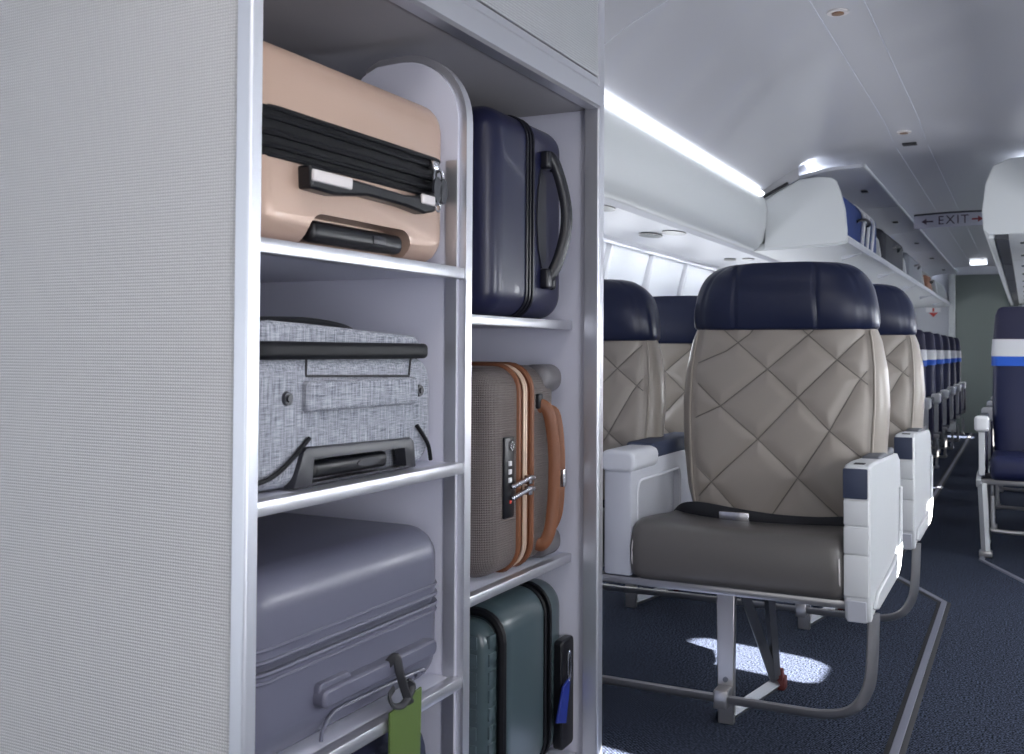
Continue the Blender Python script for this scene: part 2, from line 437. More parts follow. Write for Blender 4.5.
# back wall with the grey door at the end of the aisle
bw = box(-2.1, 1.1, 14.0, 14.08, 0, 2.2)
struct('wall_back', bw, 'cabin_white', 0)
struct('door_1', box(-.80, -.05, 13.93, 13.985, 0, 1.975, .004), 'door_grey')
struct('trim_11', box(-.875, -.80, 13.90, 13.99, 0, 1.99, .012), 'bin_white')
# front part of the aft partition on the port side seen above the seats
# seat track covers in the floor
def strip(name, pts, w=.026, h=.006):
    bm = B(); P = [Vector((*p, 0)) for p in pts]; rows = []
    for i, p in enumerate(P):
        a = (P[i]-P[i-1]).normalized() if i else (P[1]-P[0]).normalized(); b = (P[i+1]-P[i]).normalized() if i < len(P)-1 else a
        t = (a+b).normalized(); nrm = Vector((-t.y, t.x, 0)); s = w/2/max(.3, nrm.dot(Vector((-a.y, a.x, 0))))
        rows.append([bm.verts.new(p+nrm*s*q+Vector((0, 0, zz))) for q, zz in ((-1, 0), (-.7, h), (.7, h), (1, 0))])
    for r0, r1 in zip(rows, rows[1:]):
        for i in range(3): bm.faces.new((r0[i], r0[i+1], r1[i+1], r1[i]))
        bm.faces.new((r0[3], r0[0], r1[0], r1[3]))
    bm.faces.new(rows[0]); bm.faces.new(rows[-1][::-1])
    return struct(name, bm, 'track_metal', 30)
strip('trim_15', [(-.30, 1.0), (-.30, 4.43), (-.57, 4.93), (-.62, 13.8)], .050, .003).data.materials[0] = MATS['seam_dark']
strip('trim_12', [(-.30, 1.0), (-.30, 4.43), (-.57, 4.93), (-.62, 13.8)])
strip('trim_13', [(.05, 4.85), (-.20, 5.42), (-.20, 13.8)])

# ================================================================== OVERHEAD BINS
# closed bins over the first rows: starboard and its port mirror
bin_prof = [(-1.30, 1.855), (-1.285, 1.80), (-1.29, 1.70), (-1.305, 1.62), (-1.335, 1.575), (-1.36, 1.562), (-1.82, 1.562), (-1.82, 1.855)]
def closed_bin(label, f, y0=2.2, y1=5.67):
    t = thing('overhead_bin', label, 'overhead bin', (f(-1.5), (y0+y1)/2, 1.56), 'overhead bins')
    pts = [(f(a), b) for a, b in bin_prof]
    obj('bin_body', prism(pts, 'Y', y0, y1), 'bin_white', t, 50)
    return t
closed_bin('long pale closed overhead bin flush with wall above the first-class window seats', lambda x: x)
closed_bin('closed overhead bin above the port side of the first rows', lambda x: 2*XC-x, 2.2, 5.67)
# service panel under it
def service(label, f, y0, y1, lamps, grp=None):
    t = thing('service_panel', label, 'panel', (f(-1.5), (y0+y1)/2, 1.55))
    pts = [(f(a), b) for a, b in ((-1.37, 1.56), (-1.40, 1.548), (-1.70, 1.556), (-1.76, 1.545), (-1.80, 1.52), (-1.845, 1.56))]
    obj('panel', prism(pts, 'Y', y0, y1), 'cabin_white', t, 20)
    obj('edge_lip', tube([(f(-1.785), y0, 1.524), (f(-1.785), y1, 1.524)], .009, 8), 'bin_inner', t)
    for (x, y, rx, ry) in lamps:
        bm = cyl((f(x), y, 1.543), 'Z', .5, .006, 24); 
        for v in bm.verts: v.co.x = f(x)+(v.co.x-f(x))*rx*2; v.co.y = y+(v.co.y-y)*ry*2
        l = obj('reading_light', bm, 'lens_dark', t)
        obj('rim', tube([(f(x)+math.cos(a)*rx, y+math.sin(a)*ry, 1.5445) for a in [2*math.pi*i/24 for i in range(24)]], .0015, 6, closed=True), 'silver_plastic', l)
    return t
lam = []
for y in (3.62, 4.53): lam += [(-1.585, y+.05, .05, .09), (-1.455, y, .05, .09)]
for y in (6.0, 6.9, 8.0): lam += [(-1.58, y, .035, .05), (-1.47, y, .035, .05)]
service('white service panel with oval reading lights under the closed bin, above the windows', lambda x: x, 2.2, 13.9, lam)
# LED light strips along the top of the first bins
for k, (a, b) in enumerate(((2.2, 4.05), (4.07, 4.74), (4.76, 5.58))):
    t = thing('cove_light', ('long bright cove light nearest the luggage rack', 'short middle cove light along the ceiling edge', 'bright cove light ending at the bin corner')[k], 'light', (-1.285, (a+b)/2, 1.865), 'cove lights')
    obj('diffuser', prism([(-1.30, 1.850), (-1.282, 1.856), (-1.276, 1.868), (-1.286, 1.877)], 'Y', a, b), 'led', t)
t = thing('cove_light', 'cove light along the port side of the ceiling over the first rows', 'light', (2*XC+1.285, 3.9, 1.865))
obj('diffuser', prism([(2*XC-x, z) for x, z in [(-1.30, 1.850), (-1.282, 1.856), (-1.276, 1.868), (-1.286, 1.877)]], 'Y', 2.2, 5.58), 'led', t)

# open aisle bins from row three back
END = [(-1.30, 1.566), (-.90, 1.585), (-.862, 1.60), (-.858, 1.65), (-.868, 1.766), (-.89, 1.86), (-.914, 1.925), (-.94, 1.945), (-1.02, 1.953), (-1.111, 1.946), (-1.20, 1.90), (-1.30, 1.845)]
DIV = [(-1.46, 1.60), (-.90, 1.60), (-.885, 1.66), (-.90, 1.76), (-.95, 1.85), (-1.03, 1.91), (-1.12, 1.935), (-1.46, 1.935)]
def open_bin(y0, L, label, first=False):
    t = thing('open_overhead_bin', label, 'overhead bin', (-1.1, y0, 1.57), 'open overhead bins')
    y1 = y0+L-.01
    obj('bin_floor', prism([(-1.36, 1.562), (-.92, 1.575), (-.868, 1.585), (-.855, 1.60), (-.858, 1.628), (-.868, 1.632), (-.875, 1.612), (-1.46, 1.60), (-1.46, 1.562)], 'Y', y0, y1), 'bin_white', t, 40)
    obj('edge_rail', box(-.8565, -.851, y0, y1, 1.585, 1.618, .002), 'bin_inner', t)
    obj('back_panel', box(-1.48, -1.46, y0, y1, 1.562, 1.95), 'bin_white', t)
    if first: obj('end_panel', prism(END, 'Y', y0-.025, y0), 'bin_white', t, 30, bevel=.006)
    obj('divider', prism(DIV, 'Y', y1-.03, y1), 'bin_white', t, 30, bevel=.004)
    # raised lid, a thin curved shell
    arc = smooth_path([(-1.20, 0, 1.930), (-1.10, 0, 1.955), (-.95, 0, 1.985), (-.775, 0, 1.992)], 5)
    arc = [(p.x, p.z) for p in arc]
    lid = obj('lid', prism(arc+[(a, b+.018) for a, b in arc[::-1]], 'Y', y0+.002, y1-.004), 'bin_inner', t, 40)
    obj('lid_edge', tube([(-.775, y0+.002, 2.001), (-.775, y1-.004, 2.001)], .010, 8), 'bin_white', lid)
    obj('latch', box(-.90, -.86, (y0+y1)/2-.03, (y0+y1)/2+.03, 1.976, 1.983, .003), 'grey_plastic', lid)
    obj('grip', prism([(-.98, 1.545), (-.86, 1.585), (-.87, 1.60), (-.985, 1.575)], 'Y', y0+L*.35, y0+L*.35+.03), 'bin_inner', t)
    return t
labs = ['open overhead bin nearest the camera, rounded white end panel, blue bag inside', 'open overhead bin holding the black bag',
        'open overhead bin holding the grey bag', 'open overhead bin holding the brown bag', 'open overhead bin next to the rear wall']
for k in range(5): open_bin(5.70+1.64*k, 1.64, labs[k], k == 0)
struct('trim_14', prism([(-1.30, 1.845), (-1.20, 1.90), (-1.111, 1.946), (-1.111, 2.03), (-1.2, 1.985), (-1.30, 1.90)], 'Y', 5.655, 5.672), 'ceiling_white', 0)
t = thing('gap_seal', 'black seal in the slanting gap above the rounded bin end panel', 'seal', (-1.23, 5.68, 1.9))
obj('seal', tube([(-1.300, 5.65, 1.857), (-1.24, 5.65, 1.886), (-1.165, 5.65, 1.925)], .009, 8), 'seam_dark', t)
# cove light behind the raised lids
for s, f in ((0, lambda x: x), (1, lambda x: 2*XC-x)):
    t = thing('cove_light', 'long cove light glowing above the raised bin lids' if not s else 'long cove light glowing above the port aisle bins', 'light', (f(-1.0), 9.8, 2.0))
    obj('diffuser', box(*sorted((f(-1.12), f(-1.09))), 5.95, 13.9, 1.985, 1.995), 'led_aft', t)
# port aisle bins, closed
fm = lambda x: 2*XC-x
for k in range(5):
    y0 = 5.70+1.64*k
    t = thing('overhead_bin', ['closed port side aisle bin with pale end panel at the right edge', 'second closed bin along the port aisle', 'third closed bin along the port aisle', 'fourth closed bin along the port aisle', 'closed port aisle bin nearest the rear door'][k], 'overhead bin', (fm(-1.1), y0, 1.6), 'overhead bins')
    pts = [(fm(a), b) for a, b in [(-1.70, 1.60), (-.90, 1.60), (-.875, 1.625), (-.868, 1.72), (-.885, 1.86), (-.92, 1.95), (-1.0, 1.985), (-1.70, 1.985)]]
    obj('bin_body', prism(pts, 'Y', y0, y0+1.63), 'bin_white', t, 30, bevel=.006)
    obj('under_rail', box(fm(-.93), fm(-.99), y0+.01, y0+1.63, 1.575, 1.60), 'bin_dark', t)
    obj('edge_rail', box(fm(-.895), fm(-.925), y0+.01, y0+1.63, 1.58, 1.60, .004), 'bin_white', t)
    for q in (.45, 1.25):
        l = obj('reading_light', box(fm(-1.04), fm(-1.12), y0+q, y0+q+.03, 1.592, 1.603, .004), 'lens_dark', t)
        obj('lamp_lens', cyl((fm(-1.09), y0+q+.025, 1.582), 'Z', .018, .006, 12), 'led_soft', l)
obj_ = service('white service panel beneath the port bins', fm, 2.2, 13.9, [])

# bags in the open bins
def soft_bag(name, label, x0, x1, y0, y1, z0, z1, m, cat='bag', stripes=0):
    t = thing(name, label, cat, ((x0+x1)/2, (y0+y1)/2, z0))
    bm = box(x0, x1, y0, y1, z0, z1, .06, 4)
    for v in bm.verts:
        v.co.x += .012*math.sin(v.co.y*23+v.co.z*31); v.co.z += .012*math.sin(v.co.y*17+v.co.x*9)*(v.co.z > (z0+z1)/2)
    b = obj('body', bm, m, t, 70)
    obj('handle', tube(smooth_path([(x1+.0, y0+(y1-y0)*.35, (z0+z1)/2+.03), (x1+.035, y0+(y1-y0)*.42, (z0+z1)/2+.05), (x1+.035, y0+(y1-y0)*.58, (z0+z1)/2+.05), (x1, y0+(y1-y0)*.65, (z0+z1)/2+.03)]), .009), 'black_plastic', t)
    for k in range(stripes):
        ya = y0+(y1-y0)*(.46+.16*k)
        obj('stripe', tube(smooth_path([(x1-.05, ya+.06, z1+.004), (x1+.012, ya+.04, z1-.055), (x1+.018, ya, (z0+z1)/2), (x1+.010, ya-.03, z0+.03)]), .012, 8), 'white_cloth', t)
    return t
soft_bag('travel_bag', 'blue duffel bag with white stripes in the nearest open bin', -1.35, -.905, 5.90, 7.20, 1.602, 1.90, 'bag_blue', stripes=3)
soft_bag('travel_bag', 'black bag in the second open bin', -1.35, -.905, 7.65, 8.85, 1.602, 1.89, 'bag_black')
soft_bag('travel_bag', 'grey bag in the third open bin', -1.35, -.905, 9.30, 10.5, 1.602, 1.87, 'bag_grey')
soft_bag('travel_bag', 'brown bag in the fourth open bin, far back', -1.35, -.93, 11.5, 12.1, 1.605, 1.83, 'bag_brown')

# signs
t = thing('exit_sign', 'long pale EXIT sign with arrows both ways, spanning the aisle ceiling', 'sign', (-.43, 7.02, 1.84))
arcp = []
xs = [-.645+.44*i/16 for i in range(17)]
zt = lambda x: 1.873+.010*(1-((x+.35)/.30)**2)
arcp = [(x, zt(x)-.08) for x in xs]+[(x, zt(x)) for x in xs[::-1]]
obj('plate', prism(arcp, 'Y', 7.0, 7.03), 'exit_plate', t, 20)
obj('hanger', prism([(x, zt(x)) for x in xs]+[(x, zt(x)+.012) for x in xs[::-1]], 'Y', 6.995, 7.035), 'bin_dark', t)
for ch, x in zip('EXIT', (-.485, -.43, -.385, -.345)):
    text('letter', ch, .078, (x, 6.998, zt(x)-.042), 'exit_ink', t)
for s, x in ((-1, -.555), (1, -.285)):
    z = zt(x)-.042
    obj('arrow', join(box(x-.02, x+.025, 6.996, 6.999, z-.005, z+.005), prism([(x+s*.045, z), (x+s*.015, z+.02), (x+s*.015, z-.02)], 'Y', 6.996, 6.999)), 'exit_ink' if s < 0 else 'exit_red', t)
t = thing('hanging_sign', 'small white sign with a red arrow pointing down, far along the cabin', 'sign', (-.98, 12.9, 1.45))
obj('plate', box(-1.06, -.90, 12.9, 12.92, 1.475, 1.525), 'white_cloth', t)
obj('symbol', box(-.99, -.97, 12.895, 12.899, 1.48, 1.52), 'sign_red', t)
obj('arrow', prism([(-1.03, 1.468), (-.93, 1.468), (-.98, 1.415)], 'Y', 12.9, 12.91), 'sign_red', t)
# ceiling fittings
def spot(x, y, label):
    z = ceil_z(x, y)
    t = thing('ceiling_spotlight', label, 'light', (x, y, z))
    bm = cyl((x, y, z-.006), 'Z', .035, .01, 20); obj('bezel', bm, 'silver_plastic', t)
    obj('lens', cyl((x, y, z-.009), 'Z', .02, .004, 16), 'lens_brown', t)
spot(-.55, 3.45, 'small round spotlight in the front ceiling, nearest the camera')
spot(-.545, 5.42, 'small round spotlight where the ceiling steps down')
t = thing('ceiling_slot', 'small dark slot in the ceiling behind the second spotlight', 'slot', (-.54, 5.65, 2.07))
z = ceil_z(-.54, 5.65)
obj('slot', box(-.575, -.505, 5.62, 5.68, z-.006, z+.004, .002), 'seam_dark', t)
t = thing('ceiling_light', 'small bright rectangular light in front of the rear door', 'light', (-.53, 13.4, 2.07))
obj('diffuser', box(-.60, -.42, 13.25, 13.35, 2.05, 2.075), 'led', t)

# ================================================================== LUGGAGE RACK
FX = -.87
R_ = thing('luggage_rack', 'tall open luggage rack with five shelf bays full of suitcases, pale textured end panel', 'luggage rack', (-1.2, 1.58, 0))
obj('end_panel', box(-1.80, -.890, .990, 1.008, 0, 2.08), 'panel_weave', R_, label='pale end panel with fine woven texture')
obj('corner_post', prism([(-.892, .986), (-.871, .986), (-.868, .989), (-.868, 1.008), (-.892, 1.008)], 'Z', 0, 2.08), 'pale_aluminium', R_, 30, bevel=.0015)
obj('back_panel', box(-1.56, -1.54, .99, 2.19, 0, 1.60), 'rack_white', R_)
obj('side_lining', box(-1.54, -.893, .991, 1.009, 0, 1.56), 'rack_white', R_)
# middle divider with rounded top
front = [(-.884, .0), (-.884, 1.35)]+[(-1.0+.116*math.cos(a), 1.40+.116*math.sin(a)) for a in [math.radians(d) for d in range(0, 91, 10)]]+[(-1.055, 1.514), (-1.085, 1.50), (-1.10, 1.485), (-1.54, 1.485), (-1.54, 0)]
obj('divider', prism(front, 'Y', 1.534, 1.553), 'rack_white', R_, 20)
def offs(d):
    return [(-.884+d, .02), (-.884+d, 1.40)]+[(-1.0+(.116+d)*math.cos(a), 1.40+(.116+d)*math.sin(a)) for a in [math.radians(d_) for d_ in range(6, 91, 6)]]+[(-1.055, 1.514+d), (-1.085, 1.50+d)]
obj('divider_trim', prism(offs(.0005)+offs(.014)[::-1], 'Y', 1.541, 1.563), 'aluminium', R_, 25)
obj('divider_edge_strip', box(-.905, -.883, 1.5305, 1.5338, .02, 1.33), 'aluminium', R_)
# far panel and its trim
obj('far_panel', box(-1.54, -.905, 2.176, 2.190, 0, 1.62), 'rack_white', R_)
obj('far_post', prism([(-.905, 2.153), (-.872, 2.153), (-.868, 2.157), (-.868, 2.182), (-.905, 2.182)], 'Z', 0, 2.12), 'aluminium', R_, 25, bevel=.001)
# header
obj('header_trim', prism([(-.90, 1.553), (-.872, 1.553), (-.866, 1.558), (-.866, 1.60), (-.872, 1.608), (-.872, 1.622), (-.90, 1.622)], 'Y', 1.009, 2.153), 'aluminium', R_, 25)
obj('header_panel', box(-.90, -.873, 1.009, 2.153, 1.627, 2.09), 'header_weave', R_)
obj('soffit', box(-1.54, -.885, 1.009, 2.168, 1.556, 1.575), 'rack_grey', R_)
def shelf(y0, y1, xf, z1, inner):
    s = obj('shelf', box(-1.54, xf-.004, y0, y1, z1-.016, z1-.0005), 'rack_white', R_)
    obj('front_lip', box(xf-.022, xf, y0, y1, z1-.020, z1, .0025, 2), 'aluminium' , s)
shelf(1.009, 1.541, -.872, 1.143, 0); shelf(1.009, 1.541, -.872, .805, 0); shelf(1.009, 1.541, -.872, .436, 0)
shelf(1.556, 2.174, -.942, 1.068, 0); shelf(1.556, 2.174, -.942, .532, 0)
obj('base', box(-1.54, -.88, 1.009, 2.168, 0, .08), 'rack_white', R_)

# ================================================================== SUITCASES
def xpath(pts, x, r=.01, m='black_plastic', n=8, ry=None):
    return tube(smooth_path([(x if len(p) == 2 else p[2], p[0], p[1]) for p in pts]), r, n, ry=ry)
# --- rose-beige hard case, lying flat, top left
t = thing('suitcase', 'rose beige hard-shell suitcase lying flat on the top left shelf', 'suitcase', (-1.2, 1.27, 1.143))
zb, zt_ = 1.1455, 1.419
full = lambda g=0: rbox(-1.46+g, -.895-g, 1.022+g, 1.522-g, zb+g, zt_-g, .048, .038, 'X', 7)
low = obj('lower_shell', keep(full(), 'Z', hi=1.258), 'rose', t, 50)
carve(low, prism(rrect(1.14, 1.405, 1.08, 1.192, .03), 'X', -.935, -.80))
obj('upper_shell', keep(full(), 'Z', lo=1.322), 'rose', t, 50)
obj('zipper_band', keep(full(.004), 'Z', 1.256, 1.324), 'zip_black', t, 50)
for z in (1.258, 1.271, 1.289, 1.309, 1.322):
    loop = [(-.893-.001 if 0 else x, y, z) for x, y in rrect(-1.461, -.894, 1.021, 1.523, .05)]
    obj('zipper_ridge', tube(loop, .0035 if z != 1.289 else .005, 6, closed=True), 'black_rubber', t)
h = obj('side_handle', prism([(1.112, 1.253), (1.16, 1.250), (1.22, 1.247), (1.35, 1.244), (1.39, 1.247), (1.442, 1.260), (1.443, 1.228), (1.41, 1.221), (1.35, 1.226), (1.25, 1.228), (1.17, 1.218), (1.114, 1.220)], 'X', -.897, -.872), 'black_plastic', t, 40, bevel=.004)
obj('handle_clip', box(-.874, -.868, 1.114, 1.205, 1.230, 1.247, .006, 3), 'silver_plastic', h)
obj('handle_clip', box(-.874, -.868, 1.395, 1.436, 1.236, 1.252, .006, 3), 'silver_plastic', h)
g = obj('telescopic_handle', box(-.930, -.899, 1.155, 1.39, 1.153, 1.184, .012, 4), 'black_plastic', t)
obj('release_button', box(-.901, -.897, 1.30, 1.335, 1.162, 1.176, .003), 'grey_plastic', g)
zp = obj('zipper_pull', tube(rrect3 := [(-.885, y, z) for y, z in rrect(1.456, 1.484, 1.245, 1.305, .013)], .0028, 6, closed=True), 'silver', t)
for yy in (1.462, 1.482):
    bm = cyl((-.884, yy, 1.268), 'X', 1, .004, 20)
    for v in bm.verts: v.co.y = yy+(v.co.y-yy)*.012; v.co.z = 1.268+(v.co.z-1.268)*.022
    obj('pull_tab', bm, 'grey_plastic', zp)
obj('pull_slider', box(-.893, -.880, 1.450, 1.468, 1.300, 1.316, .004), 'silver', zp)
obj('pull_ring', tube([(-.884, 1.468+.007*math.cos(a), 1.240+.008*math.sin(a)) for a in [math.pi*i/8 for i in range(16)]], .0018, 6, closed=True), 'silver', zp)

# --- grey melange fabric case
t = thing('suitcase', 'light grey fabric suitcase with dark piping on the middle left shelf', 'suitcase', (-1.2, 1.27, .805))
bm = rbox(-1.46, -.90, 1.018, 1.486, .808, .990, .05, .022, 'X', 6)
body = obj('body', bm, 'grey_melange', t, 55)
carve(body, prism([(1.137, .79), (1.165, .862), (1.405, .852), (1.412, .845), (1.418, .79)], 'X', -.925, -.85))
obj('top_band', rbox(-1.462, -.893, 1.016, 1.490, .985, 1.010, .05, .008, 'Z', 6), 'black_rubber', t)
bm = rbox(-1.45, -.905, 1.020, 1.478, 1.003, 1.034, .05, .009, 'Z', 6)
for v in bm.verts: v.co.z += .006*max(0, 1-((v.co.y-1.1)/.3)**2)*(v.co.z > 1.02) - (.012*max(0, (v.co.y-1.25)/.2) if v.co.z > 1.02 else 0)
obj('lid', bm, 'grey_melange', t, 50)
obj('pocket_piping', tube(smooth_path([(-.915, 1.02, 1.036), (-.915, 1.15, 1.040), (-.94, 1.28, 1.034), (-1.0, 1.40, 1.024)]), .005), 'black_rubber', t)
bm = rbox(-.906, -.884, 1.133, 1.420, .912, .955, .008, .006, 'X', 3)
for v in bm.verts:
    v.co.x += (-.004 if v.co.x > -.89 and (v.co.y < 1.16 or v.co.y > 1.4) else 0); v.co.z -= .006*math.sin((v.co.y-1.133)/.287*math.pi)*(v.co.z < .93)
obj('side_handle', bm, 'grey_melange', t, 50)
obj('upper_stitch', tube([(-.8985, y, z) for y, z in ((1.14, .985), (1.14, .962), (1.405, .957), (1.41, .985))], .0018, 6), 'strap_grey', t)
for y in (1.100, 1.438): obj('rivet', join(cyl((-.902, y, .932), 'X', .011, .006, 20, .009), cyl((-.897, y, .932), 'X', .005, .004, 12)), 'grey_plastic', t)
fr = prism([(1.108, .8075), (1.130, .858), (1.137, .863), (1.404, .857), (1.414, .850), (1.420, .808)], 'X', -.912, -.892)
fr = obj('handle_frame', fr, 'grey_plastic', t, 30, bevel=.003)
carve(fr, prism([(1.148, .813), (1.152, .846), (1.385, .842), (1.390, .813)], 'X', -.94, -.85))
g = obj('telescopic_handle', box(-.920, -.896, 1.158, 1.345, .816, .841, .009, 4), 'black_plastic', t)
bm = cyl((-.900, 1.29, .829), 'X', 1, .005, 20)
for v in bm.verts: v.co.y = 1.29+(v.co.y-1.29)*.030; v.co.z = .829+(v.co.z-.829)*.006
obj('release_button', bm, 'grey_plastic', g)
obj('corner_piping', tube(smooth_path([(-.897, 1.018, .822), (-.894, 1.06, .828), (-.894, 1.10, .846), (-.896, 1.145, .875)]), .0035), 'black_rubber', t)
obj('corner_piping', tube(smooth_path([(-.895, 1.425, .875), (-.893, 1.442, .858), (-.893, 1.458, .84), (-.898, 1.474, .815)]), .0035), 'black_rubber', t)

# --- slate hard case, lower left
t = thing('suitcase', 'slate grey hard-shell suitcase with green luggage tag, lower left shelf', 'suitcase', (-1.2, 1.27, .436))
full = lambda g=0: rbox(-1.50+g, -.895-g, 1.016+g, 1.523-g, .4385+g, .702-g, .055, .05, 'X', 8)
low = obj('lower_shell', keep(full(), 'Z', hi=.574), 'slate', t, 50)
carve(low, prism(smoothp := [(1.175, .43), (1.176, .452), (1.19, .470), (1.22, .476), (1.43, .470), (1.445, .463), (1.452, .445), (1.453, .43)], 'X', -.910, -.80))
obj('upper_shell', keep(full(), 'Z', lo=.584), 'slate', t, 50)
obj('zipper_band', keep(full(.004), 'Z', .572, .586), 'slate_dark', t, 50)
for z in (.560, .571, .587, .603):
    obj('zipper_ridge', tube([(x, y, z) for x, y in rrect(-1.501, -.894, 1.015, 1.524, .05)], .0035 if z in (.571, .587) else .0025, 6, closed=True), 'slate', t)
h = obj('side_handle', prism(rrect(1.158, 1.463, .4955, .522, .011), 'X', -.900, -.875), 'slate', t, 40, bevel=.004)
obj('handle_mount', prism(rrect(1.16, 1.235, .500, .530, .008), 'X', -.897, -.885), 'slate', t, 40, bevel=.002)
obj('lower_rim', tube(smooth_path([(-.893, 1.175, .445), (-.893, 1.178, .458), (-.893, 1.195, .474), (-.893, 1.23, .479), (-.893, 1.43, .473), (-.893, 1.447, .465)]), .003), 'slate', t)
tg = thing('luggage_tag', 'green luggage tag on a dark strap hanging from the slate suitcase', 'tag', (-.87, 1.39, .45))
bm = prism([(1.352, .448), (1.442, .462), (1.438, .335), (1.352, .325)], 'X', -.868, -.864)
obj('tag_card', bm, 'green_tag', tg, 0, bevel=.0008)
obj('strap', join(tube(smooth_path([(-.880, 1.366, .515), (-.868, 1.372, .527), (-.864, 1.378, .500), (-.863, 1.396, .462), (-.862, 1.405, .448)]), .003, 8, ry=.007),
                  tube(smooth_path([(-.872, 1.372, .478), (-.866, 1.352, .473), (-.863, 1.358, .458), (-.862, 1.385, .452), (-.863, 1.412, .470), (-.867, 1.402, .482)]), .0028, 8, ry=.006)), 'strap_grey', tg)


tg.location.y -= .045
# --- navy soft bag on the base, under the slate case
t = thing('duffel_bag', 'dark navy soft bag at the bottom left of the rack', 'bag', (-1.2, 1.3, .08))
bm = box(-1.45, -.900, 1.20, 1.530, .082, .408, .085, 8)
for v in bm.verts: v.co.z = v.co.z-.02*max(0, (v.co.y-1.42)/.1)**2
obj('body', bm, 'navy_cloth', t, 70)
obj('handle', tube(smooth_path([(-.905, 1.26, .26), (-.885, 1.29, .30), (-.885, 1.41, .30), (-.905, 1.45, .26)]), .012), 'navy_cloth', t)
obj('zipper', tube(smooth_path([(-.985, 1.26, .409), (-.985, 1.36, .410), (-.985, 1.44, .404)]), .004), 'zip_black', t)

# --- navy hard case standing, top right
def standing_case(label, y0, y1, z0, z1, seam0, seam1, m, xf=-.955, R=.055, band='navy_plastic', bx=-1.50):
    t = thing('suitcase', label, 'suitcase', (-1.2, (y0+y1)/2, z0))
    full = lambda g=0: rbox(bx+g, xf-g, y0+g, y1-g, z0+g, z1-g, R, .048, 'Y', 8)
    obj('front_shell', keep(full(), 'Y', hi=seam0), m, t, 50)
    obj('rear_shell', keep(full(), 'Y', lo=seam1), m, t, 50)
    obj('zipper_band', keep(full(.004), 'Y', seam0-.001, seam1+.001), band, t, 50)
    return t
t = standing_case('navy hard-shell suitcase standing on edge, top right shelf', 1.80, 2.162, 1.0705, 1.506, 1.952, 1.984, 'navy_shell')
for y in (1.952, 1.968, 1.984):
    obj('zipper_ridge', tube([(x, y, z) for x, z in rrect(-1.501, -.954, 1.0695, 1.507, .055)], .0035, 6, closed=True), 'navy_plastic', t)
obj('side_handle', join(tube(smooth_path([(-.955, 2.03, 1.425), (-.938, 2.045, 1.425), (-.925, 2.062, 1.38), (-.915, 2.072, 1.32), (-.915, 2.072, 1.27), (-.925, 2.062, 1.21), (-.940, 2.045, 1.165), (-.955, 2.03, 1.16)]), .010, 8, ry=.014),
     box(-.958, -.935, 2.022, 2.052, 1.40, 1.44, .006), box(-.958, -.935, 2.022, 2.052, 1.135, 1.18, .006)), 'navy_plastic', t, 50)
obj('corner_cap', box(-.960, -.944, 2.07, 2.092, 1.40, 1.425, .008, 3), 'navy_plastic', t)
obj('corner_cap', box(-.960, -.944, 2.07, 2.092, 1.135, 1.165, .008, 3), 'navy_plastic', t)
obj('handle_plate', prism([(2.025, 1.18), (2.008, 1.22), (2.0, 1.28), (2.005, 1.35), (2.02, 1.40), (2.045, 1.38), (2.045, 1.20)], 'X', -.957, -.951), 'grey_plastic', t, 40)

# --- bronze brown case with tan trim
t = standing_case('dark bronze textured suitcase with tan leather trim and handle, middle right shelf', 1.79, 2.125, 0.5345, .966, 1.915, 1.985, 'bronze_fabric', band='tan_leather')
for y, rr, m in ((1.918, .007, 'tan_leather'), (1.946, .0028, 'zip_cream'), (1.956, .0028, 'zip_cream'), (1.982, .007, 'tan_leather')):
    obj('trim_piping' if m == 'tan_leather' else 'zipper', tube([(x, y, z) for x, z in rrect(-1.501, -.955, .534, .967, .055)], rr, 8, closed=True), m, t)
l = obj('combination_lock', box(-.957, -.949, 1.848, 1.893, .655, .822, .004), 'black_plastic', t)
obj('lock_key', join(cyl((-.950, 1.876, .803), 'X', .010, .004, 18), box(-.950, -.946, 1.875, 1.877, .797, .809)), 'silver', l)
for k in range(3): obj('number_dial', box(-.950, -.946, 1.863, 1.875, .762-.017*k, .772-.017*k, .001), 'white_cloth', l)
obj('lock_indicator', cyl((-.950, 1.872, .688), 'X', .004, .003, 10), 'sign_red', l)
for k, z in enumerate((.724, .701)):
    obj('zipper_pull', join(tube(smooth_path([(-.944, 1.868, z-.006), (-.940, 1.90, z), (-.938, 1.94, z+.006), (-.938, 1.965, z+.004)]), [.003]+[.0055]*17+[.004], 8), box(-.952, -.936, 1.942, 1.956, z-.008, z+.012, .003)), 'silver', t)
hp = [(-.960, 2.018, .872), (-.948, 2.022, .880), (-.935, 2.03, .86), (-.928, 2.038, .80), (-.926, 2.04, .74), (-.928, 2.038, .66), (-.934, 2.03, .60), (-.948, 2.022, .575), (-.960, 2.018, .580)]
obj('side_handle', tube(smooth_path(hp), .007, 10, ry=.014), 'tan_leather', t)
hp2 = [(-.958, 2.075, .865), (-.945, 2.08, .855), (-.938, 2.085, .80), (-.936, 2.086, .72), (-.940, 2.083, .64), (-.955, 2.075, .60)]
obj('side_handle', tube(smooth_path(hp2), .008, 10, ry=.015), 'tan_leather', t)
obj('handle_clasp', box(-.934, -.922, 2.08, 2.10, .695, .735, .003), 'silver', t)
obj('handle_mount', box(-.962, -.948, 2.005, 2.03, .872, .905, .004), 'black_rubber', t)
for z0, z1 in ((.905, .968), (.537, .60)):
    obj('wheel_housing', rbox(-1.02, -.948, 2.045, 2.140, z0, z1, .028, .020, 'Y', 5), 'housing_grey', t, 50)

